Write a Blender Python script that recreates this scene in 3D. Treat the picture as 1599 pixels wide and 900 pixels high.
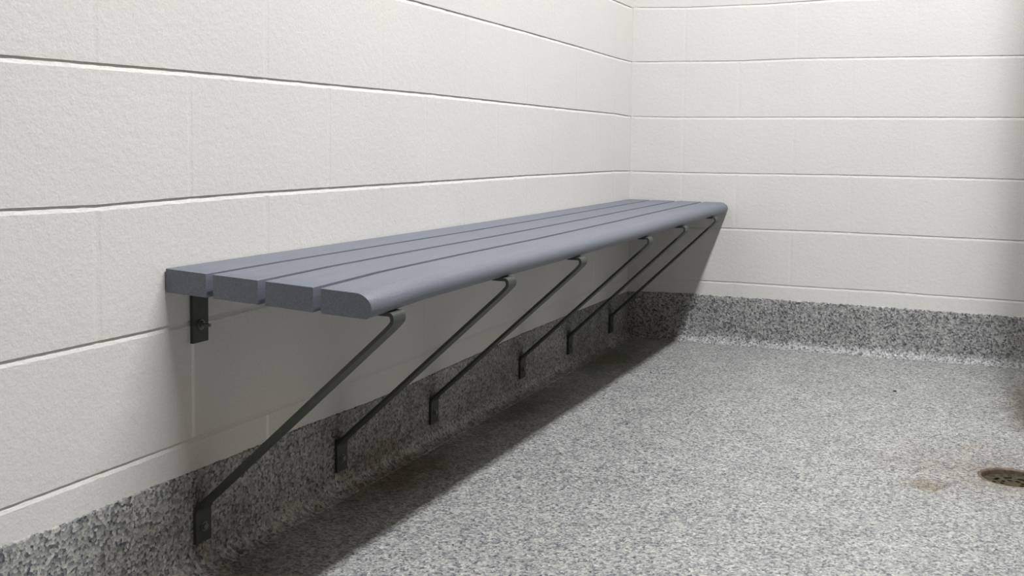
import bpy, bmesh, math, random
from mathutils import Vector, Matrix, noise

S = 0.2032                      # one half-block (8 inches) in metres
ZF = 1.1                        # the floor lies 1.1 units below the first visible bed joint
def W(x, y, z): return (x*S, y*S, (z+ZF)*S)

scene = bpy.context.scene
for o in list(bpy.data.objects): bpy.data.objects.remove(o)

# ------------------------------------------------------------------ camera
cam_d = bpy.data.cameras.new('camera'); cam = bpy.data.objects.new('camera', cam_d)
scene.collection.objects.link(cam); scene.camera = cam
F = 1666.69; yaw, pitch, roll = 0.357174, -0.067881, -0.016072
cam_d.sensor_fit = 'HORIZONTAL'; cam_d.sensor_width = 36.0
cam_d.lens = F/1599*36.0
cam_d.shift_x = -86.64/1599; cam_d.shift_y = -112.75/1599
cam_d.clip_start = 0.02
R = (Matrix.Rotation(yaw, 3, 'Z') @ Matrix.Rotation(pitch, 3, 'X') @ Matrix.Rotation(roll, 3, 'Y'))
R = R @ Matrix(((1,0,0),(0,0,-1),(0,1,0)))       # camera looks down -Z, up is +Y
cam.matrix_world = Matrix.Translation(W(5.86836, -19.00635, 2.48649)) @ R.to_4x4()

# ------------------------------------------------------------------ world, light, exposure
world = bpy.data.worlds.new('world'); scene.world = world; world.use_nodes = True
world.node_tree.nodes['Background'].inputs[0].default_value = (0.02, 0.02, 0.02, 1)
LX, LY, LZ = 7.25, -9.2, 16.5
LAMP_W, LAMP_L, LAMP_P = 0.16, 2.5, 166.0
ld = bpy.data.lights.new('tube_light', 'AREA'); ld.shape = 'RECTANGLE'
ld.size = LAMP_W; ld.size_y = LAMP_L; ld.energy = LAMP_P; ld.color = (0.98, 1.0, 1.025)
lo = bpy.data.objects.new('tube_light', ld); scene.collection.objects.link(lo)
lo.location = W(LX, LY, LZ-0.15)
scene.view_settings.view_transform = 'Standard'; scene.view_settings.look = 'None'
scene.view_settings.gamma = 1.0; scene.view_settings.use_curve_mapping = False
scene.view_settings.exposure = 0.0

# ------------------------------------------------------------------ material helpers
def srgb(r, g, b):
    f = lambda c: (c/255/12.92) if c/255 <= 0.04045 else ((c/255+0.055)/1.055)**2.4
    return (f(r), f(g), f(b), 1)
def mat(name):
    m = bpy.data.materials.new(name); m.use_nodes = True
    nt = m.node_tree; b = nt.nodes['Principled BSDF']
    return m, nt, b
def node(nt, typ, **kw):
    n = nt.nodes.new(typ)
    for k, v in kw.items():
        if k.startswith('i_'): n.inputs[k[2:].replace('_', ' ')].default_value = v
        else: setattr(n, k, v)
    return n
def ramp(nt, stops, interp='LINEAR'):
    n = nt.nodes.new('ShaderNodeValToRGB'); n.color_ramp.interpolation = interp
    e = n.color_ramp.elements
    e[0].position, e[0].color = stops[0]; e[1].position, e[1].color = stops[-1]
    for p, c in stops[1:-1]:
        x = e.new(p); x.color = c
    return n
def g(v): return (v, v, v, 1)
def coords(nt): return node(nt, 'ShaderNodeNewGeometry').outputs['Position']
def link(nt, a, b): nt.links.new(a, b)
def mixc(nt, fac, a, b, blend='MIX'):
    n = nt.nodes.new('ShaderNodeMix'); n.data_type = 'RGBA'; n.blend_type = blend
    for s, v in ((n.inputs[0], fac), (n.inputs[6], a), (n.inputs[7], b)):
        if isinstance(v, (int, float, tuple)): s.default_value = v
        else: nt.links.new(v, s)
    return n.outputs[2]
def math_(nt, op, a, b=None, clamp=False):
    n = nt.nodes.new('ShaderNodeMath'); n.operation = op; n.use_clamp = clamp
    for s, v in ((n.inputs[0], a), (n.inputs[1], b)):
        if v is None: continue
        if isinstance(v, (int, float)): s.default_value = v
        else: nt.links.new(v, s)
    return n.outputs[0]

# painted concrete block
def block_paint(name, col, bump=0.35):
    m, nt, b = mat(name); P = coords(nt)
    n1 = node(nt, 'ShaderNodeTexNoise', i_Scale=260.0, i_Detail=3.0, i_Roughness=0.6); link(nt, P, n1.inputs['Vector'])
    n2 = node(nt, 'ShaderNodeTexNoise', i_Scale=75.0, i_Detail=4.0, i_Roughness=0.65); link(nt, P, n2.inputs['Vector'])
    n3 = node(nt, 'ShaderNodeTexNoise', i_Scale=3.0, i_Detail=3.0); link(nt, P, n3.inputs['Vector'])
    r3 = ramp(nt, [(0.3, (0.95, 0.955, 0.97, 1)), (0.7, (1.0, 0.99, 0.975, 1))]); link(nt, n3.outputs[0], r3.inputs[0])
    r1 = ramp(nt, [(0.32, g(0.93)), (0.62, g(1.02))]); link(nt, n1.outputs[0], r1.inputs[0])
    c = mixc(nt, 1.0, col, r3.outputs[0], 'MULTIPLY'); c = mixc(nt, 1.0, c, r1.outputs[0], 'MULTIPLY')
    link(nt, c, b.inputs['Base Color']); b.inputs['Roughness'].default_value = 0.55
    b.inputs['Specular IOR Level'].default_value = 0.3
    h = math_(nt, 'ADD', math_(nt, 'MULTIPLY', n1.outputs[0], 0.35), n2.outputs[0])
    bp = node(nt, 'ShaderNodeBump', i_Strength=bump, i_Distance=0.003); link(nt, h, bp.inputs['Height'])
    link(nt, bp.outputs[0], b.inputs['Normal'])
    return m
M_wall = block_paint('cream_block_paint', (0.77, 0.757, 0.733, 1))
M_pale_joint = block_paint('pale_joint', (0.93, 0.92, 0.90, 1), 0.05)
M_plain = block_paint('tan_wall_paint', (0.21, 0.18, 0.135, 1), 0.1)
M_ceil = block_paint('off_white_ceiling_paint', (0.30, 0.28, 0.235, 1), 0.1)

# quartz flake epoxy
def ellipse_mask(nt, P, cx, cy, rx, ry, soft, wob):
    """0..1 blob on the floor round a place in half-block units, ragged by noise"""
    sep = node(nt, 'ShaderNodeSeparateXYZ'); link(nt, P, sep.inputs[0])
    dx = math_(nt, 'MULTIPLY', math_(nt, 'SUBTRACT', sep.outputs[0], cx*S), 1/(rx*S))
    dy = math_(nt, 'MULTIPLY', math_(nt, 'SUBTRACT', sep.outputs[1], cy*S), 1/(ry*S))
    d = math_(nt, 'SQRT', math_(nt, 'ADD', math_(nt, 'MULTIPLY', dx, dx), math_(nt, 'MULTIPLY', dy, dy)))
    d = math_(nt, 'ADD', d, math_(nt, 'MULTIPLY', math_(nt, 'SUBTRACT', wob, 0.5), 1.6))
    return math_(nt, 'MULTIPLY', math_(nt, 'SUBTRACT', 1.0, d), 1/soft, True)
def quartz(name, dark_bias, tone, floor=False, mix_=0.33):
    m, nt, b = mat(name); P = coords(nt)
    v1 = node(nt, 'ShaderNodeTexVoronoi', i_Scale=185.0, i_Randomness=1.0); link(nt, P, v1.inputs['Vector'])
    v2 = node(nt, 'ShaderNodeTexVoronoi', i_Scale=330.0); link(nt, P, v2.inputs['Vector'])
    s1 = node(nt, 'ShaderNodeSeparateColor'); link(nt, v1.outputs['Color'], s1.inputs[0])
    s2 = node(nt, 'ShaderNodeSeparateColor'); link(nt, v2.outputs['Color'], s2.inputs[0])
    d = dark_bias
    r1 = ramp(nt, [(0.0, srgb(38, 40, 54)), (0.10*d, srgb(58, 62, 78)), (0.22*d, srgb(112, 116, 128)),
                   (0.5, srgb(158, 160, 158)), (0.78, srgb(184, 184, 178)), (1.0, srgb(218, 217, 212))])
    link(nt, s1.outputs[0], r1.inputs[0])
    r2 = ramp(nt, [(0.0, srgb(70, 74, 86)), (0.22*d, srgb(128, 130, 134)), (0.6, srgb(166, 166, 160)), (1.0, srgb(206, 205, 198))])
    link(nt, s2.outputs[1], r2.inputs[0])
    c = mixc(nt, mix_, r1.outputs[0], r2.outputs[0])
    c = mixc(nt, 1.0, c, tone, 'MULTIPLY')
    nz = node(nt, 'ShaderNodeTexNoise', i_Scale=9.0, i_Detail=4.0); link(nt, P, nz.inputs['Vector'])
    rz = ramp(nt, [(0.3, g(0.90)), (0.7, g(1.05))]); link(nt, nz.outputs[0], rz.inputs[0])
    c = mixc(nt, 1.0, c, rz.outputs[0], 'MULTIPLY')
    wob = node(nt, 'ShaderNodeTexNoise', i_Scale=16.0, i_Detail=5.0, i_Roughness=0.65); link(nt, P, wob.inputs['Vector'])
    wob = wob.outputs[0]
    # grime along the foot of the cove, with some bench shade painted in
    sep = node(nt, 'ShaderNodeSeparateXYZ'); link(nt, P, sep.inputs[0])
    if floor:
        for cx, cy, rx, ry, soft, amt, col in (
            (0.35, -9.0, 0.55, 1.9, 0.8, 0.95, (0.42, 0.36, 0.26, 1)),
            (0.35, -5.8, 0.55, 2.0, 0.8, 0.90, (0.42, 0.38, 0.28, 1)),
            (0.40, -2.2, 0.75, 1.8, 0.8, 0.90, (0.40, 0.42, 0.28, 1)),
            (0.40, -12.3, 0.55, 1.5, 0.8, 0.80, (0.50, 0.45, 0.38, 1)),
            (5.62, -7.15, 0.24, 0.32, 0.7, 0.85, (0.66, 0.56, 0.42, 1)),
            (5.80, -6.40, 0.95, 1.30, 0.8, 0.70, (0.86, 0.78, 0.72, 1)),
            (6.30, -5.50, 0.50, 0.55, 0.8, 0.35, (0.85, 0.76, 0.70, 1)),
            (6.46, -6.50, 0.62, 0.75, 0.5, 0.50, (0.72, 0.66, 0.60, 1)),
            (6.85, -2.9, 0.46, 1.9, 0.7, 0.85, (0.66, 0.55, 0.44, 1))):  # brown stain, with shade and brown reflection behind the stub wall tinted in
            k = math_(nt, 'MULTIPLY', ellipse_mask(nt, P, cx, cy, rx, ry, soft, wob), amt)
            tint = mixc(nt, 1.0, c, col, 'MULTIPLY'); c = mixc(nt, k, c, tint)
    link(nt, c, b.inputs['Base Color'])
    b.inputs['Roughness'].default_value = 0.42; b.inputs['Specular IOR Level'].default_value = 0.35
    h = math_(nt, 'ADD', s1.outputs[0], v1.outputs['Distance'])
    bp = node(nt, 'ShaderNodeBump', i_Strength=0.45, i_Distance=0.002); link(nt, h, bp.inputs['Height'])
    link(nt, bp.outputs[0], b.inputs['Normal'])
    return m
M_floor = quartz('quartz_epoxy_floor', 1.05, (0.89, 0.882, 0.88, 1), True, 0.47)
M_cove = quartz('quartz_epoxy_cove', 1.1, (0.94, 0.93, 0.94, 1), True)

# recycled plastic lumber
def lumber():
    m, nt, b = mat('blue_grey_plastic_lumber'); P = coords(nt)
    n1 = node(nt, 'ShaderNodeTexNoise', i_Scale=420.0, i_Detail=2.0); link(nt, P, n1.inputs['Vector'])
    mp = node(nt, 'ShaderNodeMapping'); mp.inputs['Scale'].default_value = (60, 3, 60); link(nt, P, mp.inputs[0])
    n2 = node(nt, 'ShaderNodeTexNoise', i_Scale=2.0, i_Detail=5.0, i_Roughness=0.6); link(nt, mp.outputs[0], n2.inputs['Vector'])
    r = ramp(nt, [(0.3, (0.125, 0.137, 0.168, 1)), (0.7, (0.172, 0.186, 0.222, 1))]); link(nt, n1.outputs[0], r.inputs[0])
    r2 = ramp(nt, [(0.3, g(0.93)), (0.7, g(1.05))]); link(nt, n2.outputs[0], r2.inputs[0])
    link(nt, mixc(nt, 1.0, r.outputs[0], r2.outputs[0], 'MULTIPLY'), b.inputs['Base Color'])
    b.inputs['Roughness'].default_value = 0.5; b.inputs['Specular IOR Level'].default_value = 0.45
    h = math_(nt, 'ADD', n1.outputs[0], n2.outputs[0])
    bp = node(nt, 'ShaderNodeBump', i_Strength=0.25, i_Distance=0.0015); link(nt, h, bp.inputs['Height'])
    link(nt, bp.outputs[0], b.inputs['Normal'])
    return m
M_plank = lumber()
def simple(name, col, rough, metal=0.0, var=0.12, scale=60.0):
    m, nt, b = mat(name); P = coords(nt)
    n = node(nt, 'ShaderNodeTexNoise', i_Scale=scale, i_Detail=5.0); link(nt, P, n.inputs['Vector'])
    r = ramp(nt, [(0.3, g(1-var)), (0.7, g(1+var))]); link(nt, n.outputs[0], r.inputs[0])
    link(nt, mixc(nt, 1.0, col, r.outputs[0], 'MULTIPLY'), b.inputs['Base Color'])
    b.inputs['Roughness'].default_value = rough; b.inputs['Metallic'].default_value = metal
    bp = node(nt, 'ShaderNodeBump', i_Strength=0.15, i_Distance=0.001); link(nt, n.outputs[0], bp.inputs['Height'])
    link(nt, bp.outputs[0], b.inputs['Normal'])
    return m
M_steel = simple('dark_painted_steel', (0.046, 0.054, 0.050, 1), 0.5)
M_bolt = simple('zinc_bolt', (0.20, 0.21, 0.21, 1), 0.42, 0.6)
M_drain = simple('grimy_brass_drain', (0.058, 0.049, 0.030, 1), 0.75, 0.0, 0.6, 90.0)
M_drain.node_tree.nodes['Principled BSDF'].inputs['Specular IOR Level'].default_value = 0.1
M_rim = simple('rusty_drain_rim', (0.13, 0.095, 0.07, 1), 0.6, 0.2, 0.4, 120.0)
M_dirt = simple('dark_grit', (0.03, 0.028, 0.04, 1), 0.8)
M_hole = simple('drain_hole_black', (0.01, 0.01, 0.009, 1), 0.8)
M_white = simple('white_enamel', (0.75, 0.75, 0.74, 1), 0.4)
m, nt, b = mat('lit_diffuser'); b.inputs['Emission Color'].default_value = (1, 0.965, 0.91, 1)
b.inputs['Emission Strength'].default_value = 3.0; M_diff = m

# ------------------------------------------------------------------ mesh helpers
def obj(name, verts, faces, material, parent=None, smooth=False):
    me = bpy.data.meshes.new(name); me.from_pydata(verts, [], faces); me.validate(); me.update()
    me.materials.append(material)
    bm = bmesh.new(); bm.from_mesh(me); bmesh.ops.recalc_face_normals(bm, faces=bm.faces); bm.to_mesh(me); bm.free()
    if smooth: me.polygons.foreach_set('use_smooth', [True]*len(me.polygons))
    o = bpy.data.objects.new(name, me); scene.collection.objects.link(o)
    if parent: o.parent = parent
    return o
def empty(name, loc):
    o = bpy.data.objects.new(name, None); scene.collection.objects.link(o); o.location = loc
    o.empty_display_size = 0.05
    return o
def tag(o, label=None, cat=None, group=None, kind=None):
    if label: o['label'] = label
    if cat: o['category'] = cat
    if group: o['group'] = group
    if kind: o['kind'] = kind
    return o
def box_vf(x0, y0, z0, x1, y1, z1):
    v = [W(x, y, z) for z in (z0, z1) for y in (y0, y1) for x in (x0, x1)]
    return v, [(0,2,3,1),(4,5,7,6),(0,1,5,4),(2,6,7,3),(0,4,6,2),(1,3,7,5)]
def interp(t, pts):
    if t <= pts[0][0]: return pts[0][1]
    for (a, va), (c, vc) in zip(pts, pts[1:]):
        if t <= c: return va + (vc-va)*(t-a)/(c-a)
    return pts[-1][1]

# ------------------------------------------------------------------ block walls
# measured height of every bed joint (units above joint 0) along each wall
JL = {0: [(-13.9, 0.002), (-12.6, 0.0), (-11.2, 0.005), (0, -0.01)],
      1: [(-13.8, 0.977), (-12.5, 0.971), (-11.0, 0.99), (0, 0.985)],
      2: [(-13.8, 1.979), (-13.0, 1.966), (-12.0, 1.983), (-11.1, 1.993), (-5, 2.003), (-0.9, 1.993), (0, 1.976)],
      3: [(-13.8, 2.976), (-12.0, 2.997), (-9.8, 3.007), (-8, 3.017), (-3, 3.007), (-1, 3.009), (0, 2.988)],
      4: [(-8.5, 4.034), (-5.1, 4.024), (-3.0, 4.011), (-1.0, 3.991), (0, 3.991)],
      5: [(-1.3, 4.972), (0, 4.973)]}
JB = {0: [(0, -0.01), (1, 0.005), (2, 0.016), (3.75, 0.012), (4.7, 0.018), (5.3, 0.003), (6.8, -0.006)],
      1: [(0, 0.98), (1.4, 0.984), (3.7, 1.005), (6.8, 0.99)],
      2: [(0, 1.975), (1, 1.971), (2, 1.981), (3.7, 1.998), (6, 2.0)],
      3: [(0, 2.987), (1, 2.977), (3.65, 2.997), (6.7, 3.012)],
      4: [(0, 3.99), (2, 3.986), (3.0, 4.014), (6.7, 4.02)],
      5: [(0, 4.985), (1, 4.957), (2.5, 4.975), (3.6, 5.019)]}
H = 0.0245      # half height of a bed joint
def block_wall(name, J, horiz, length, fine, heads, D, Dv, seed, par, pale_joints=()):
    """horiz(t, depth, z) -> world point; t runs 0..length away from the corner"""
    rnd = random.Random(seed)
    ts = []; t = 0.0
    while t < fine: ts.append(t); t += 0.022
    while t < length: ts.append(t); t += 0.5
    ts.append(length)
    rows = []                                  # (joint k, offset from it)
    for k in range(-1, 17):
        prof = [-1.25*H, -1.0*H, -0.85*H, -0.6*H, -0.3*H, 0, 0.3*H, 0.6*H, 0.93*H, 1.0*H, 1.25*H]
        rows += [(k, p, None) for p in prof]
        rows += [(k, None, f) for f in (0.1, 0.25, 0.4, 0.55, 0.7, 0.85)]
    verts = []; nt_ = len(ts)
    tilt = {}
    for (k, p, f) in rows:
        for t in ts:
            tt = t if name == 'wall_back' else -t
            jz = (lambda kk: interp(tt, J[kk]) if kk in J else float(kk))
            if p is not None: z = jz(k) + p
            else:
                a, c = jz(k)+1.25*H, jz(k+1)-1.25*H; z = a + (c-a)*f
            z = max(z, -ZF) if k >= 0 else max(z, -ZF + 0.001*(rows.index((k, p, f))))
            dep = 0.0
            if p is not None:
                q = abs(p)/H
                rag = min(1.0, 0.25 + t/0.25) + 0.35*noise.noise(Vector((t*7, k*3.1, seed)))
                lip = 0.0016*noise.noise(Vector((t*14, k*5.7 + p*60, seed+3)))
                u_ = (p + H)/(2*H)                      # 0 at the lower lip, 1 under the upper block
                dep = (D*rag*min(max(u_, 0.0), 1.0) if u_ < 0.97 else 0.0) + lip
            row = k if (p is None or p > 0) else k-1     # block row the sample belongs to
            # head joints
            for hj in (round(t),):
                if t < fine and heads(row, hj) and (p is None or abs(p) > 0.9*H):
                    q = abs(t-hj)/0.03
                    if q < 1:
                        s = 0.55 + 0.45*noise.noise(Vector((hj*3.7, z*5, seed)))
                        dep = (-0.006*math.sqrt(1-q*q) if (row, hj) in pale_joints else max(dep, Dv*s*math.sqrt(1-q*q)))
            # gentle unevenness of every block face
            key = (row, (int(t) + (par + row) % 2) // 2)
            if key not in tilt: tilt[key] = (rnd.uniform(-1, 1)*0.0012, rnd.uniform(-1, 1)*0.002)
            dep += tilt[key][0] if t < fine else 0
            dep += 0.0008*noise.noise(Vector((t*3, z*3, seed+9)))
            verts.append(horiz(t, dep, z))
    faces = []
    for r in range(len(rows)-1):
        for c in range(nt_-1):
            a = r*nt_+c; faces.append((a, a+1, a+nt_+1, a+nt_))
    n = len(verts)                             # the solid of the wall behind its face
    for (t, dep, z) in ((0,1,-ZF),(length,1,-ZF),(length,1,17),(0,1,17)): verts.append(horiz(t, dep, z))
    L = len(rows)-1
    faces += [(n, n+3, n+2, n+1), (0, n, n+1, nt_-1), (L*nt_, L*nt_+nt_-1, n+2, n+3)]
    o = obj(name, verts, faces, M_wall); tag(o, kind='structure')
    o.data.materials.append(M_pale_joint)           # listed head joints get a lighter, smoother surface
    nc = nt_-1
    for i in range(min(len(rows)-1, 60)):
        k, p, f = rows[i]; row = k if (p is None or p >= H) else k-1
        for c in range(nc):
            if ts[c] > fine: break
            for (rr, hh) in pale_joints:
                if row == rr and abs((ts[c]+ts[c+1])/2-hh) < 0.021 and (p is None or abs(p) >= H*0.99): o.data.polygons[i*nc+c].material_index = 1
    return o
ROOM_X, ROOM_Y, ROOM_Z = 13.0, -26.0, 17.0
def heads_left(row, h):
    return h > 0 and (h % 2 == (1 if row % 2 else 0) or (h == 1))
def heads_back(row, h):
    if h == 1: return True
    return h > 1 and (h % 2 == (0 if row % 2 else 1)) and not (row == 3 and h == 4)
# left rows: -1 and 1,3 have joints on odd half-blocks, 0 and 2 on even ones
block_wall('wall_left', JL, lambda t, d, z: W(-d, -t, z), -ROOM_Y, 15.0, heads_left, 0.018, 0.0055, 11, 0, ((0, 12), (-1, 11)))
block_wall('wall_back', JB, lambda t, d, z: W(t, d, z), ROOM_X, 8.0, heads_back, 0.012, 0.0045, 23, 1)

v, f = box_vf(ROOM_X, ROOM_Y, -ZF, ROOM_X+1, 1, ROOM_Z); tag(obj('wall_right', v, f, M_plain), kind='structure')
v, f = box_vf(-1, ROOM_Y-1, -ZF, ROOM_X+1, ROOM_Y, ROOM_Z); tag(obj('wall_front', v, f, M_plain), kind='structure')
v, f = box_vf(-1, ROOM_Y-1, ROOM_Z, ROOM_X+1, 1, ROOM_Z+0.6); tag(obj('ceiling', v, f, M_ceil), kind='structure')
# stub wall of the next cubicle, just right of the frame; it shades the right edge of the back wall
v, f = box_vf(6.76, -4.95, -ZF, ROOM_X, -4.6, 11.0); tag(obj('wall_stub', v, f, M_plain), kind='structure')

# floor with a round opening for the drain
DX, DY, DR = 6.47, -6.50, 0.36
def floor_mesh():
    N = 48; verts = []; faces = []
    ring = [(DX+DR*math.cos(2*math.pi*i/N), DY+DR*math.sin(2*math.pi*i/N)) for i in range(N)]
    sq = []
    for i in range(N):
        a = 2*math.pi*i/N; c, s = math.cos(a), math.sin(a); k = 0.6/max(abs(c), abs(s)); sq.append((DX+k*c, DY+k*s))
    for x, y in ring: verts.append(W(x, y, -ZF))
    for x, y in sq: verts.append(W(x, y, -ZF))
    for x, y in ring: verts.append(W(x, y, -ZF-0.25))
    for i in range(N):
        j = (i+1) % N
        faces += [(i, j, N+j, N+i), (i, 2*N+i, 2*N+j, j)]
    def quad(x0, y0, x1, y1):
        n = len(verts); verts.extend([W(x0, y0, -ZF), W(x1, y0, -ZF), W(x1, y1, -ZF), W(x0, y1, -ZF)]); faces.append((n, n+1, n+2, n+3))
    a, c, d, e = DX-0.6, DX+0.6, DY-0.6, DY+0.6
    quad(-1, ROOM_Y-1, a, 1); quad(c, ROOM_Y-1, ROOM_X+1, 1); quad(a, ROOM_Y-1, c, d); quad(a, e, c, 1)
    n = len(verts); verts.extend([W(-1, ROOM_Y-1, -ZF-0.6), W(ROOM_X+1, ROOM_Y-1, -ZF-0.6), W(ROOM_X+1, 1, -ZF-0.6), W(-1, 1, -ZF-0.6)])
    faces.append((n+3, n+2, n+1, n))
    return verts, faces
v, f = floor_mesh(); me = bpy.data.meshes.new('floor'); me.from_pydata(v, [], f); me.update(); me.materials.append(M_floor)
fo = bpy.data.objects.new('floor', me); scene.collection.objects.link(fo); tag(fo, kind='structure')

# cove base: quartz run up the wall with a rounded foot
CL = [(-13.9, -0.225), (-13.3, -0.247), (-12.6, -0.243), (-11.5, -0.266), (-10.4, -0.265), (-9.2, -0.30), (-8.5, -0.30),
      (-7.9, -0.283), (-5.0, -0.24), (-1.2, -0.25), (0, -0.265)]
CB = [(0, -0.265), (0.4, -0.245), (1.3, -0.226), (3.75, -0.232), (6.8, -0.252)]
def cove(name, pts, horiz, length, fine, cracks, seed):
    RF = 0.16; PR = 0.016
    ts = []; t = 0.0
    while t < fine: ts.append(t); t += 0.02
    while t < length: ts.append(t); t += 0.5
    ts.append(length)
    verts = []; cols = 0
    for i, t in enumerate(ts):
        tt = t if name == 'baseboard_back' else -t
        jit = (0.010*noise.noise(Vector((t*23, seed, 0))) + 0.010*noise.noise(Vector((t*55, seed, 4))) + 0.006*noise.noise(Vector((t*5, seed, 7)))) if t < fine else 0
        zt = interp(tt, pts) + jit
        bulge = 0.0
        for c in cracks:
            q = abs(t-c)/0.022
            if q < 1: bulge += 0.012*math.sqrt(1-q*q)
        pr = PR + bulge
        prof = [(-0.03, zt), (pr*0.4, zt), (pr*0.85, zt-0.006), (pr, zt-0.016)]
        for k in range(1, 9): prof.append((pr, zt-0.016 + (-ZF+RF - (zt-0.016))*k/8))
        for k in range(1, 9):
            a = math.pi/2*k/8; prof.append((pr + RF*(1-math.cos(a)), -ZF + RF*(1-math.sin(a))))
        prof[-1] = (prof[-1][0]+0.0, -ZF+0.0015)
        prof.append((-0.03, -ZF-0.05))
        cols = len(prof)
        for d, z in prof: verts.append(horiz(max(t, d) , d, z))
    faces = []
    for r in range(len(ts)-1):
        for c in range(cols-1):
            a = r*cols+c; faces.append((a, a+1, a+cols+1, a+cols))
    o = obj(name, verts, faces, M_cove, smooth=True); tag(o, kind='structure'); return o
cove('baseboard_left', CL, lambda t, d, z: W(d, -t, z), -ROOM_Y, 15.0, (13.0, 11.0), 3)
cove('baseboard_back', CB, lambda t, d, z: W(t, -d, z), ROOM_X, 8.0, (2.0,), 5)

# ------------------------------------------------------------------ light fitting overhead (above the frame)
lf = empty('ceiling_light', W(LX, LY, ROOM_Z)); tag(lf, 'long white tube light fitting on the ceiling above the bench', 'ceiling light')
def child_box(name, par, x0, y0, z0, x1, y1, z1, m):
    v, f = box_vf(x0, y0, z0, x1, y1, z1); L = par.matrix_world.translation if False else Vector(par.location)
    return obj(name, [tuple(Vector(p)-L) for p in v], f, m, par)
hl = LAMP_L/S/2 + 0.15; hw = LAMP_W/S/2 + 0.08
child_box('housing', lf, LX-hw, LY-hl, LZ-0.02, LX+hw, LY+hl, ROOM_Z, M_white)
child_box('tube', lf, LX-hw+0.1, LY-hl+0.1, LZ-0.07, LX+hw-0.1, LY+hl-0.1, LZ-0.02, M_diff)

# ------------------------------------------------------------------ the bench
BY0, BY1 = -12.31, -0.03
bench = empty('wall_bench', W(0.9, -6.2, -ZF))
tag(bench, 'long blue-grey slatted bench on dark steel brackets fixed along the block wall', 'bench')
BO = Vector(bench.location)
SL = [(-12.31, 0.047), (-11.4, 0.030), (-10.0, 0.024), (-8.0, 0.022), (-5.5, 0.014), (-3.5, 0.005), (-1.5, 0.0), (0, 0.0)]
ZB = [(-12.31, 1.457), (-8, 1.45), (-5, 1.452), (0, 1.468)]
T = 0.19
def topz(x, y): return interp(y, ZB) - interp(y, SL)*x
def loc(x, y, z, o=None): return tuple(Vector(W(x, y, z)) - BO)
def plank(x0, x1, bull):
    r = 0.005; prof = []                                   # (x, z below the top), counter-clockwise
    def arc(cx, cz, rr, a0, a1, n):
        for i in range(n+1):
            a = a0+(a1-a0)*i/n; prof.append((cx+rr*math.cos(a), cz+rr*math.sin(a)))
    hp = math.pi/2
    arc(x0+r, -r, r, 2*hp, hp, 3)
    if bull:
        n = 16
        for i in range(n+1):                               # broad bullnose, tighter at the bottom
            a = hp - hp*i/n; prof.append((x1-0.135+0.135*math.sin(hp-a), -0.105+0.105*math.sin(a)))
        for i in range(1, 9):
            a = hp*i/8; prof.append((x1-0.065+0.065*math.cos(a), -0.105-(T-0.105)*math.sin(a)))
    else:
        arc(x1-r, -r, r, hp, 0, 3); arc(x1-r, -T+r, r, 0, -hp, 3)
    arc(x0+r, -T+r, r, -hp, -2*hp, 3)
    n = len(prof); verts = []; faces = []
    ys = [BY0, BY0+0.008] + [BY0+0.3*i for i in range(1, 41)] + [BY1-0.008, BY1]
    cx = (x0+x1)/2
    for j, y in enumerate(ys):
        e = 0.003 if j in (0, len(ys)-1) else 0.0
        for px, pz in prof:
            sx = px + (e if px < cx else -e)
            sz = pz + (e if pz < -T/2 else -e)
            verts.append(loc(sx, y, topz(px, y)+sz))
    for j in range(len(ys)-1):
        for i in range(n):
            k = (i+1) % n; faces.append((j*n+i, j*n+k, (j+1)*n+k, (j+1)*n+i))
    faces.append(tuple(range(n))); m_ = (len(ys)-1)*n; faces.append(tuple(m_+i for i in range(n))[::-1])
    o = obj('plank', verts, faces, M_plank, bench, smooth=True)
    es = o.data
    bm = bmesh.new(); bm.from_mesh(es)
    for ed in bm.edges:
        if len(ed.link_faces) == 2 and ed.calc_face_angle(0) > 0.9: ed.smooth = False
    for fc in bm.faces:
        if len(fc.verts) > 4: fc.smooth = False
    bm.to_mesh(es); bm.free()
    return o
PX = [(0.012, 0.400), (0.462, 0.880), (0.942, 1.370), (1.432, 1.866)]
for i, (a, c) in enumerate(PX):
    o = plank(a, c, i == 3)
    if i == 3: o['label'] = 'front plank with rounded nose'

def strip(path, w, th, yc):
    """flat bar bent along a path in x,z; w wide in y, th thick, on the left hand side of the path"""
    pts = [Vector(p) for p in path]; verts = []; faces = []
    for i, p in enumerate(pts):
        d0 = (p-pts[i-1]).normalized() if i else (pts[1]-p).normalized()
        d1 = (pts[i+1]-p).normalized() if i < len(pts)-1 else d0
        t = (d0+d1).normalized(); nrm = Vector((-t.y, t.x)); k = 1/max(0.5, t.dot(d0))
        for s in (-0.5, 0.5):
            qx, qz = p + nrm*(s*th*k)
            for yy in (-w/2, w/2): verts.append((qx, yc+yy, qz))
    for i in range(len(pts)-1):
        a, c = i*4, (i+1)*4
        faces += [(a, c, c+1, a+1), (a+2, a+3, c+3, c+2), (a, a+2, c+2, c), (a+1, c+1, c+3, a+3)]
    faces += [(0, 1, 3, 2), (len(verts)-4, len(verts)-2, len(verts)-1, len(verts)-3)]
    return verts, faces
def bend(path, r, n=5):
    out = [path[0]]
    for a, p, c in zip(path, path[1:], path[2:]):
        a, p, c = Vector(a), Vector(p), Vector(c)
        u, v_ = (a-p), (c-p); rr = min(r, u.length*0.45, v_.length*0.45)
        s, e = p+u.normalized()*rr, p+v_.normalized()*rr
        for i in range(n+1):
            t = i/n; out.append(tuple((1-t)**2*s + 2*t*(1-t)*p + t*t*e))
    out.append(path[-1]); return out
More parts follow.
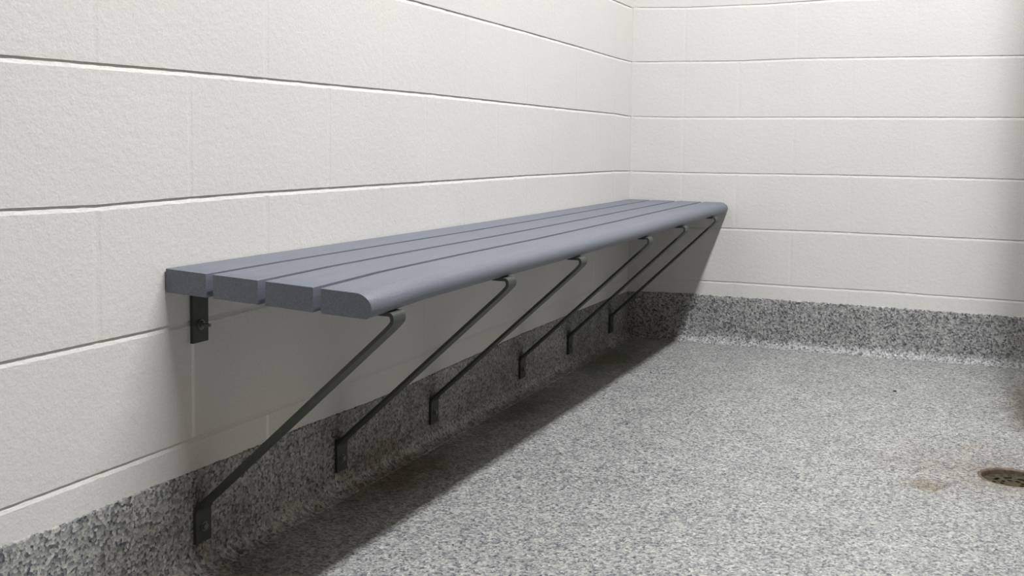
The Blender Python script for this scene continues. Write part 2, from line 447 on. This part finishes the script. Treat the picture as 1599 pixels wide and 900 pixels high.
def bolt_vf(x0, y, z, head_r, L, stud):
    """hexagon head and washer on a plate facing +x, with the stud end beyond the nut"""
    verts = []; faces = []
    def cyl(xa, xb, r, n, ph=0.0):
        s = len(verts)
        for xx in (xa, xb):
            for i in range(n): a = ph+2*math.pi*i/n; verts.append((xx, y+r*math.cos(a), z+r*math.sin(a)))
        for i in range(n): k = (i+1) % n; faces.append((s+i, s+k, s+n+k, s+n+i))
        faces.append(tuple(s+i for i in range(n))[::-1]); faces.append(tuple(s+n+i for i in range(n)))
    cyl(x0, x0+0.008, head_r*1.45, 20); cyl(x0+0.008, x0+0.008+L, head_r, 6, 0.3)
    if stud: cyl(x0+0.008+L, x0+L+stud, head_r*0.5, 12)
    return verts, faces
WB, TH = 0.185, 0.030
def bracket(y, ytop):
    zt = topz(1.65, y) - T                                   # underside of the front plank
    xt = 1.845 - 0.02
    # arm: wall plate folded over under the planks
    zb = topz(0.05, y) - T - TH/2 - 0.001
    ze = topz(1.5, y) - T - TH/2 - 0.001
    path = bend([(TH/2+0.004, 0.81), (TH/2+0.004, zb), (1.50, ze)], 0.04)
    v, f = strip(path, WB, TH, 0.0)
    lc = lambda vs, yy=y: [tuple(Vector((x*S, (yc+yy)*S, (z+ZF)*S)) - BO) for x, yc, z in vs]
    root = obj('bracket', lc(v), f, M_steel, bench)
    zs = zt - TH*1.5 - 0.002
    x0 = 0.016 + TH/2 + 0.004
    zt = topz(1.75, y) - T - TH/2 - 0.002
    sx = 0.0 if y < -11 else 0.02
    path = bend([(x0, -0.865), (x0, -0.57), (1.80+sx, zt-0.135), (1.872+sx, zt-0.06), (1.862+sx, zt), (1.73, zt)], 0.045)
    v, f = strip(path, WB, TH, 0.0)
    obj('strut', lc(v), f, M_steel, root)
    v, f = bolt_vf(TH+0.004, 0.0, 0.955, 0.030, 0.022, 0.07); b1 = obj('bolt', lc(v), f, M_bolt, root)
    v, f = bolt_vf(x0+TH/2, 0.0, -0.735, 0.028, 0.018, 0.0); b2 = obj('bolt', lc(v), f, M_bolt, root)
    return root
for y in (-11.93, -9.83, -7.82, -5.12, -3.16, -1.07): bracket(y, y)

# ------------------------------------------------------------------ floor drain
dr = empty('floor_drain', W(DX, DY, -ZF)); tag(dr, 'round grimy brown and green floor drain at the right edge of the floor', 'drain')
def lathe(prof, n):
    verts = []; faces = []
    for i in range(n):
        a = 2*math.pi*i/n
        for r, z in prof: verts.append((r*S*math.cos(a), r*S*math.sin(a), z*S))
    m_ = len(prof)
    for i in range(n):
        k = (i+1) % n
        for j in range(m_-1): faces.append((i*m_+j, k*m_+j, k*m_+j+1, i*m_+j+1))
    return verts, faces
v, f = lathe([(0.359, -0.2), (0.359, -0.004), (0.350, 0.004), (0.325, 0.0), (0.317, -0.02), (0.317, -0.2)], 48)
obj('rim', v, f, M_rim, dr, True)
def grate():
    bm = bmesh.new(); n = 40
    # dished plate with slots: build a polar grid and drop the slot cells
    rs = [0.0, 0.05, 0.09, 0.13, 0.17, 0.21, 0.25, 0.314]; vs = []
    for r in rs:
        vs.append([bm.verts.new((r*S*math.cos(2*math.pi*i/n), r*S*math.sin(2*math.pi*i/n), (-0.055-0.02*(1-r/0.314))*S)) for i in range(n)] if r > 0 else [bm.verts.new((0, 0, -0.075*S))])
    for k in range(len(rs)-1):
        for i in range(n):
            j = (i+1) % n
            if k in (2, 4) and i % 5 in (0, 1, 2): continue
            if k == 6 and i % 10 == 0: continue
            if k == 0: bm.faces.new((vs[0][0], vs[1][i], vs[1][j]))
            else: bm.faces.new((vs[k][i], vs[k+1][i], vs[k+1][j], vs[k][j]))
    ext = bmesh.ops.extrude_face_region(bm, geom=list(bm.faces))
    for e in ext['geom']:
        if isinstance(e, bmesh.types.BMVert): e.co.z -= 0.02*S
    bmesh.ops.recalc_face_normals(bm, faces=bm.faces)
    me = bpy.data.meshes.new('grate'); bm.to_mesh(me); bm.free(); me.materials.append(M_drain)
    o = bpy.data.objects.new('grate', me); scene.collection.objects.link(o); o.parent = dr; return o
grate()
v, f = lathe([(0.0, -0.18), (0.31, -0.18)], 32); obj('sump', v, f, M_hole, dr)

# ------------------------------------------------------------------ bits of grit on the floor
def grit(name, x, y, r, label, seed):
    bm = bmesh.new(); bmesh.ops.create_icosphere(bm, subdivisions=2, radius=r*S)
    for v in bm.verts:
        k = 1+0.35*noise.noise(v.co*(90)+Vector((seed, 0, 0))); v.co *= k; v.co.z *= 0.5; v.co.x *= 1.5
    zmin = min(v.co.z for v in bm.verts)
    for v in bm.verts: v.co.z -= zmin
    me = bpy.data.meshes.new(name); bm.to_mesh(me); bm.free(); me.materials.append(M_dirt)
    o = bpy.data.objects.new(name, me); scene.collection.objects.link(o); o.location = W(x, y, -ZF)
    tag(o, label, 'grit', 'specks of grit on the floor'); return o
grit('grit_speck', 5.0, -2.71, 0.020, 'larger dark speck of grit on the open floor between bench and drain', 1)
grit('grit_speck', 1.33, -2.98, 0.012, 'smaller dark speck of grit on the floor beside the shadow of the bench', 2)
